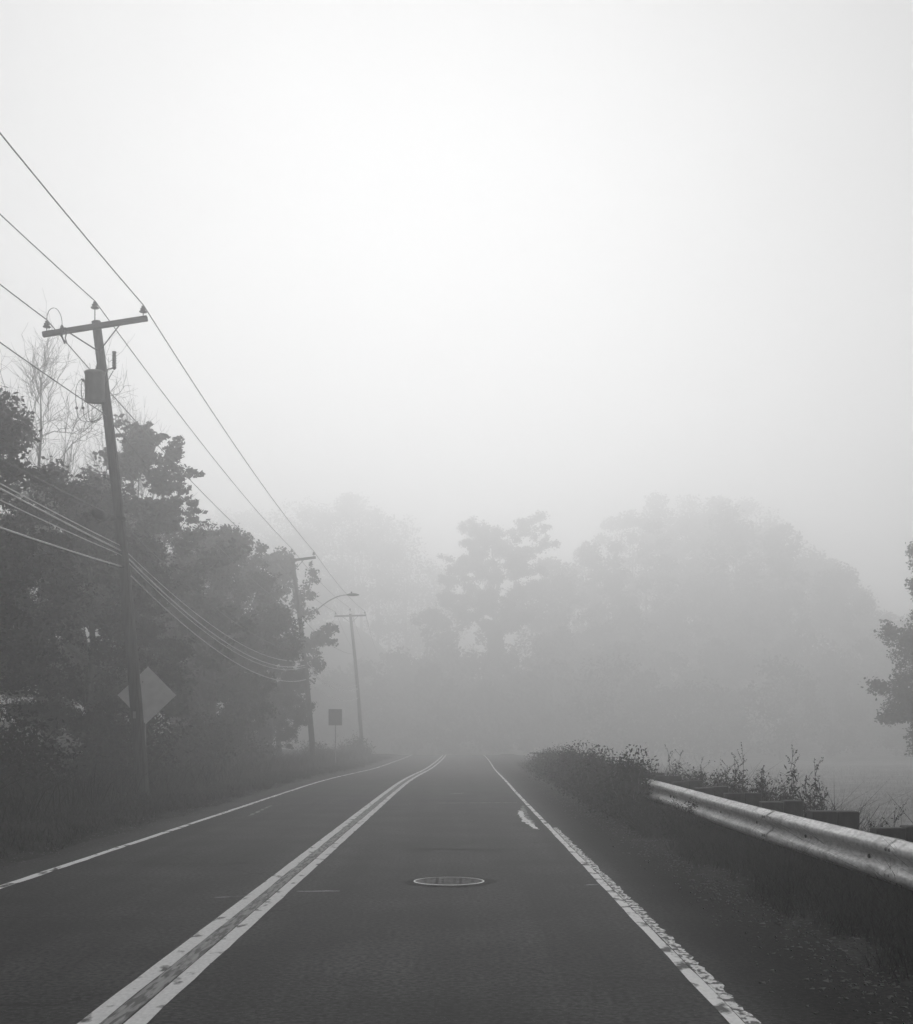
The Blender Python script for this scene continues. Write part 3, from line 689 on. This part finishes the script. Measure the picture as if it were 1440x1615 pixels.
# secondary drip loops left of the transformer
for s, (dx, dz) in enumerate([(-.42, -.86), (-.27, -.86), (-.14, -.98)]):
    t = MB(); e = np.array([cx-.29, cy+(s-1)*.1, h-.22]); m_ = np.array([cx+dx, cy-.02, h+dz]); f_ = on1(h-1.02)+np.array([-.12, -.12, 0])
    tt = np.linspace(0, 1, 8)[:, None]
    t.tube((1-tt)**2*e+2*tt*(1-tt)*np.array([m_[0]-.08, m_[1], e[2]-.1])+tt**2*m_, .008, 4)
    t.tube((1-tt)**2*m_+2*tt*(1-tt)*np.array([m_[0], m_[1], f_[2]-.35])+tt**2*f_, .008, 4)
    t.build('drip_loop', M['cable_dark'], p1)
for dx in (-.42, -.27):
    t = MB(); t.lathe([(.004, -.035), (.03, -.025), (.035, 0), (.03, .025), (.004, .035)], (cx+dx, cy-.02, h-.86), 8); t.build('connector', M['rubber'], p1, True)
# spool bracket, splice enclosure, cable clamps
def spool(on, root, hh, side=-1, ln=.22):
    q = on(hh); t = MB(); t.tube(np.array([(q[0], -.1, hh), (q[0]+side*ln, -.14, hh+.10)]), .014, 5)
    t.lathe([(.03, 0), (.04, .03), (.025, .05), (.04, .07), (.02, .10)], (q[0]+side*ln, -.14, hh+.08), 8); t.build('spool_bracket', M['darkmetal'], root)
spool(on1, p1, 7.35)
for root, on, hs in ((p1, on1, (5.86, 5.69, 5.36)), (p2, on2, (5.5, 5.19, 4.50)), (p3, on3, (5.5, 5.19, 4.50))):
    for hh in hs:
        q = on(hh); t = MB(); t.box((q[0], -.17, hh), (.10, .09, .07), None, .01); t.tube(np.array([(q[0], -.24, hh), (q[0], .18, hh)]), .012, 5); t.build('cable_clamp', M['darkmetal'], root)
q = on1(6.48); t = MB(); t.box((q[0]+.02, -.19, 6.48), (.34, .1, .10), None, .02); t.build('bracket_arm', M['darkmetal'], p1)
# ground wire and old tag on near pole
t = MB(); t.tube(np.array([on1(z)+np.array([.09, -.13+.004*z, 0]) for z in np.linspace(.1, 9, 14)]), .007, 4); t.build('ground_wire', M['darkmetal'], p1)
t = MB(); q = on1(1.9); t.box((q[0]-.02, -.152, 1.9), (.07, .006, .16)); t.build('number_plate', M['galv'], p1)

# street lamp on the second pole
q = on2(7.45); tt = np.linspace(0, 1, 14)
arm_pts = np.stack([q[0]+.1+tt*2.35, np.full(14, -.15), q[2]+1.45*np.sin(tt*PI/2)**1.1], -1)
t = MB(); t.tube(arm_pts, np.linspace(.032, .026, 14), 8); la = t.build('lamp_arm', M['galv'], p2, True)
t = MB(); t.box((q[0]+.06, -.15, q[2]+.02), (.10, .12, .30), None, .01); t.build('arm_bracket', M['darkmetal'], la)
e = arm_pts[-1]
t = MB()
prof = [(-.02, .045, .04), (.06, .07, .06), (.14, .12, .085), (.30, .15, .095), (.46, .135, .075), (.58, .08, .04), (.62, .03, .02)]
V = []; n = 12
for px_, wy, hz_ in prof:
    for i in range(n):
        an = i*2*PI/n; V.append((e[0]+px_, e[1]+wy*math.cos(an), e[2]+hz_*math.sin(an)*(1 if math.sin(an) > 0 else .7)))
F = [(k*n+i, k*n+(i+1) % n, k*n+n+(i+1) % n, k*n+n+i) for k in range(len(prof)-1) for i in range(n)]+[tuple(range(n-1, -1, -1)), tuple(range((len(prof)-1)*n, len(prof)*n))]
t.add(V, F); lh = t.build('lamp_head', M['darkmetal'], la, True)
t = MB(); t.lathe([(.025, 0), (.04, .01), (.04, .07), (.02, .08)], (e[0]+.22, e[1], e[2]+.09), 10); t.build('photocell', M['darkmetal'], la)

# ------------------------------------------------------------------ wires
def span(A, B, sag, n=18):
    A, B = np.array(A, float), np.array(B, float); t = np.linspace(0, 1, n)[:, None]
    c = A+(B-A)*t; c[:, 2] -= 4*sag*(t*(1-t))[:, 0]; return c
def wpos(root, loc): return np.array(root.location)+np.array(loc)
def cable(name, pts_list, sags, r, mat, label, cat='cable', group=None):
    P = []
    for (a, b_), s in zip(zip(pts_list[:-1], pts_list[1:]), sags):
        c = span(a, b_, s); P += list(c if not P else c[1:])
    t = MB(); t.tube(np.array(P), r, 6)
    return tag(t.build(name, mat, None, True), label, cat, group)
half = 1.24
def tops(root, on, arm, T, which):
    if which == 'r': q = arm(half-.10, .33)
    elif which == 'l': q = arm(-half+.10, .33)
    else: p = on(T[2]-root.location.z); q = np.array([p[0], -(.105+.06)+.07, p[2]+.28+.17])
    return wpos(root, q)
B0 = {'r': (-7.35, -7, 11.35), 'c': (-9.5, -7, 11.1), 'l': (-11.4, -7, 11.2)}
GW = 'upper power lines on the crossarms'
for wh, lab in (('r', 'dark power line on the roadside end of the crossarms'), ('c', 'dark power line on the pole top insulators'), ('l', 'dark power line on the crossarm end above the wood')):
    A = [B0[wh], tops(p1, on1, arm1, P1t, wh), tops(p2, on2, arm2, P2t, wh), tops(p3, on3, arm3, P3t, wh), (tops(p3, on3, arm3, P3t, wh)+np.array([-1.5, 38, -.9]))]
    cable('power_line', A, (.42, .30, .3, .3), .0135 if wh != 'c' else .012, M['cable_dark'], lab, 'power line', GW)
def mid(on, root, hh, dy=-.24): q = on(hh); return wpos(root, (q[0], dy, hh))
cable('neutral_wire', [(-8.5, -7, 8.6), mid(on1, p1, 8.9), mid(on2, p2, 7.9), mid(on3, p3, 7.9)], (.5, .55, .5), .011, M['cable_dark'], 'thin dark wire fixed below the transformer', 'wire')
cable('messenger_cable', [(-8.9, -7, 6.9), mid(on1, p1, 6.50), mid(on2, p2, 5.9)], (.35, .7), .012, M['cable_dark'], 'dark cable ending at the splice box, highest of the low cables', 'cable')
GC = 'low communication cables'
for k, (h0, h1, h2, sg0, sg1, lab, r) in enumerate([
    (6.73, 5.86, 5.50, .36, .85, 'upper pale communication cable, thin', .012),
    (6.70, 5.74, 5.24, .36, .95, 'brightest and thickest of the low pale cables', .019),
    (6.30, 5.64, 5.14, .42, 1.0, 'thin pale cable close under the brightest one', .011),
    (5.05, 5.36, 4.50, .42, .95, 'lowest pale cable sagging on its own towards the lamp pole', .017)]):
    cable('communication_cable', [(-8.0+.05*k, -7, h0), mid(on1, p1, h1, -.24), mid(on2, p2, h2, -.24), mid(on3, p3, h2, -.24)], (sg0, sg1, .6), r, M['cable_sheen'], lab, 'cable', GC)
# splice box hanging on the messenger beside the near pole
sb = empty('splice_box', tuple(mid(on1, p1, 6.50)+np.array([-.13, -.9, -.07])), 'round dark splice box hanging on the cable beside the near pole', 'splice box')
t = MB(); t.tube(np.array([(0, -.28, -.02), (0, -.25, -.02), (0, .25, -.02), (0, .28, -.02)]), np.array([.05, .12, .12, .05]), 12); t.build('case', M['rubber'], sb, True)
for s in (-.15, .15):
    t = MB(); t.box((0, s, .13), (.03, .03, .06)); t.build('hanger', M['darkmetal'], sb)

# ------------------------------------------------------------------ signs
sg = empty('diamond_sign', (-7.86, 31.8, float(ground(-7.86, 31.8))), 'large blank pale diamond sign, seen from behind the nearest pole', 'road sign')
t = MB(); t.box((0, 0, 2.52-.1), (1.04, .006, 1.04), Matrix.Rotation(R(-9), 4, 'X')@Matrix.Rotation(R(45), 4, 'Y'), .0); t.build('panel', M['signback'], sg)
t = MB(); t.box((-.09, .15, 1.55), (.055, .06, 3.1), None, .006); t.build('post', M['galv'], sg)
for z in (2.05, 2.75):
    t = MB(); t.lathe([(.014, 0), (.014, .014), (.004, .018)], (-.09, -.004+(2.42-z)*.16, z), 8, Matrix.Rotation(R(90), 4, 'X')); t.build('bolt', M['galv'], sg)
bp = float(ground(-7.1, 72))
sg = empty('square_sign', (-7.1, 72, bp), 'upright rectangular grey sign on a thin post, out in the fog', 'road sign')
t = MB(); t.box((0, 0, 2.63), (.76, .006, .92), Matrix.Rotation(R(5), 4, 'Z'), 0); t.build('panel', simple('fogged_sign_back', .12, .18, 4, .6, .2), sg)
t = MB(); t.box((.01, .045, 1.5), (.055, .06, 3.1), None, .006); t.build('post', M['galv'], sg)
for z in (2.3, 2.95):
    t = MB(); t.lathe([(.014, 0), (.014, .014), (.004, .018)], (0, -.004, z), 8, Matrix.Rotation(R(90), 4, 'X')); t.build('bolt', M['galv'], sg)

# ------------------------------------------------------------------ guardrail
M['beam'] = None
m, t_, p_ = newmat('galvanised_beam'); v = objvec(t_, (1, .35, 1)); n1, r1 = ramp_noise(t_, 5, .55, .75, .3, .7, 8, v); n2, r2 = ramp_noise(t_, 38, .75, 1.12, .35, .6, 5, v)
v2 = objvec(t_, (1, 1, 1)); n4, r4 = ramp_noise(t_, 3.2, .6, 1, .30, .42, 10, v2)
a = math_(t_, 'MULTIPLY', r1.outputs[0], r2.outputs[0]); a = math_(t_, 'MULTIPLY', a, r4.outputs[0]); t_.links.new(a, p_.inputs['Base Color']); p_.inputs['Metallic'].default_value = .3; p_.inputs['Roughness'].default_value = .42
rr2 = ramp_noise(t_, 9, .50, .68, .3, .7, 4, v)[1]; t_.links.new(rr2.outputs[0], p_.inputs['Roughness']); bump(t_, p_, n1.outputs[0], .25, .02); M['beam'] = m
TOPZ = .76; RX = 3.30
gr = empty('guardrail', (RX, 3.4, 0), 'dented galvanised W-beam guardrail on dark timber posts, partly overgrown', 'guardrail')
pr = [(0.012, 0), (-.004, -.004), (-.03, -.022), (-.068, -.042), (-.082, -.058), (-.082, -.098), (-.068, -.114), (-.02, -.148), (-.006, -.158), (-.006, -.192), (-.02, -.202), (-.068, -.236), (-.082, -.252), (-.082, -.292), (-.068, -.308), (-.03, -.328), (-.004, -.346), (.012, -.35)]
def rail_z(y): return rz(y)+.02*np.sin(y*.35)*.6
def rail_x(y): return rs(y)*.9+.015*np.sin(y*.21+1)
rn = np.random.RandomState(9)
dents = [(9.6, -.05, .030, .12), (9.9, -.27, .035, .14), (12.9, -.25, .045, .16), (12.7, -.06, .02, .1), (15.2, -.04, .02, .12), (16.7, -.27, .035, .2), (17.4, -.05, .03, .15), (8.6, -.06, .02, .1), (14.1, -.28, .02, .12)]
seg = 3.81; y0 = 2.0; k = 0
while y0 < 66:
    ys_ = np.linspace(y0-.16, y0+seg, 52 if y0 < 24 else 8); lap = .010 if k % 2 else 0.0
    V = []
    for y in ys_:
        for (dx, dz) in pr:
            ddx = sum(am*math.exp(-((y-yy)/wd)**2-((dz-zz)/.05)**2) for yy, zz, am, wd in dents)
            V.append((dx+ddx-lap+float(rail_x(y)), y-3.4, TOPZ+dz+float(rail_z(y))))
    n = len(pr); off = len(V)
    V2 = [(x+.005, y, z) for x, y, z in V]; m_ = len(ys_)
    F = [(j*n+i, j*n+n+i, j*n+n+i+1, j*n+i+1) for j in range(m_-1) for i in range(n-1)]
    F2 = [tuple(off+q for q in reversed(f)) for f in F]
    E = []
    for j in (0, m_-1):
        for i in range(n-1): E.append((j*n+i, j*n+i+1, off+j*n+i+1, off+j*n+i))
    for i in (0, n-1):
        for j in range(m_-1): E.append((j*n+i, j*n+n+i, off+j*n+n+i, off+j*n+i))
    t = MB(); t.add(V+V2, F+F2+E)
    bm_ = t.build('beam', M['beam'], gr, True)
    if y0 < 30:
        for zz, yy in [(a_, b_) for a_ in (-.078, -.272) for b_ in (-.11, -.03)]:
            t = MB(); t.lathe([(.016, 0), (.016, .006), (.010, .012), (.001, .013)], (-.082-lap+float(rail_x(y0)), y0+yy-3.4, TOPZ+zz), 8, Matrix.Rotation(R(-90), 4, 'Y')); t.build('bolt', M['galv'], bm_)
    y0 += seg; k += 1
def post_mesh(seed):
    rn = np.random.RandomState(seed); t = MB(); t.box((0, 0, 0), (.20, .15, 1.25), None, .012); return t
y = 2.55; i = 0
pm = bm2 = None
while y < 66:
    base_z = float(rail_z(y)); xx = float(rail_x(y))
    if pm is None:
        t = MB(); t.box((0, 0, 0), (.21, .20, 1.2), None, .010); po = t.build('post', M['wood'], gr); pm = po.data
        t = MB(); t.box((0, 0, 0), (.235, .19, .40), None, .008); bo = t.build('blockout', M['wood'], po); bm2 = bo.data
        t = MB(); t.lathe([(.02, 0), (.02, .01), (.01, .016)], (0, 0, 0), 8, Matrix.Rotation(R(-90), 4, 'Y')); bt = t.build('bolt', M['darkmetal'], po)
    else:
        po = po.copy(); COL.objects.link(po); bo = bo.copy(); COL.objects.link(bo); bo.parent = po; bt = bt.copy(); COL.objects.link(bt); bt.parent = po
    rn2 = random.Random(i)
    po.location = (.365+xx, y-3.4, .83-.6+base_z+rn2.uniform(-.015, .01)); po.rotation_euler = (rn2.uniform(-.02, .02), rn2.uniform(-.03, .02), rn2.uniform(-.04, .04))
    bo.location = (-.225, 0, .36+rn2.uniform(-.01, .01)+.035); bt.location = (-.365-.008, 0, .36)
    y += 1.905; i += 1

# ------------------------------------------------------------------ air
t = MB(); t.box((0, 190, 20.5), (610, 464, 54))
hz = t.build('haze', None); hm = bpy.data.materials.new('fog'); hm.use_nodes = True; n_ = hm.node_tree; n_.nodes.clear()
o_ = n_.nodes.new('ShaderNodeOutputMaterial'); pv = n_.nodes.new('ShaderNodeVolumePrincipled')
pv.inputs['Color'].default_value = g3(.995); pv.inputs['Density'].default_value = HAZE_DENSITY; pv.inputs['Anisotropy'].default_value = HAZE_ANISO
n_.links.new(pv.outputs[0], o_.inputs['Volume']); hz.data.materials.append(hm)
tag(hz, 'pale morning fog filling the whole road valley', 'fog', kind='stuff')
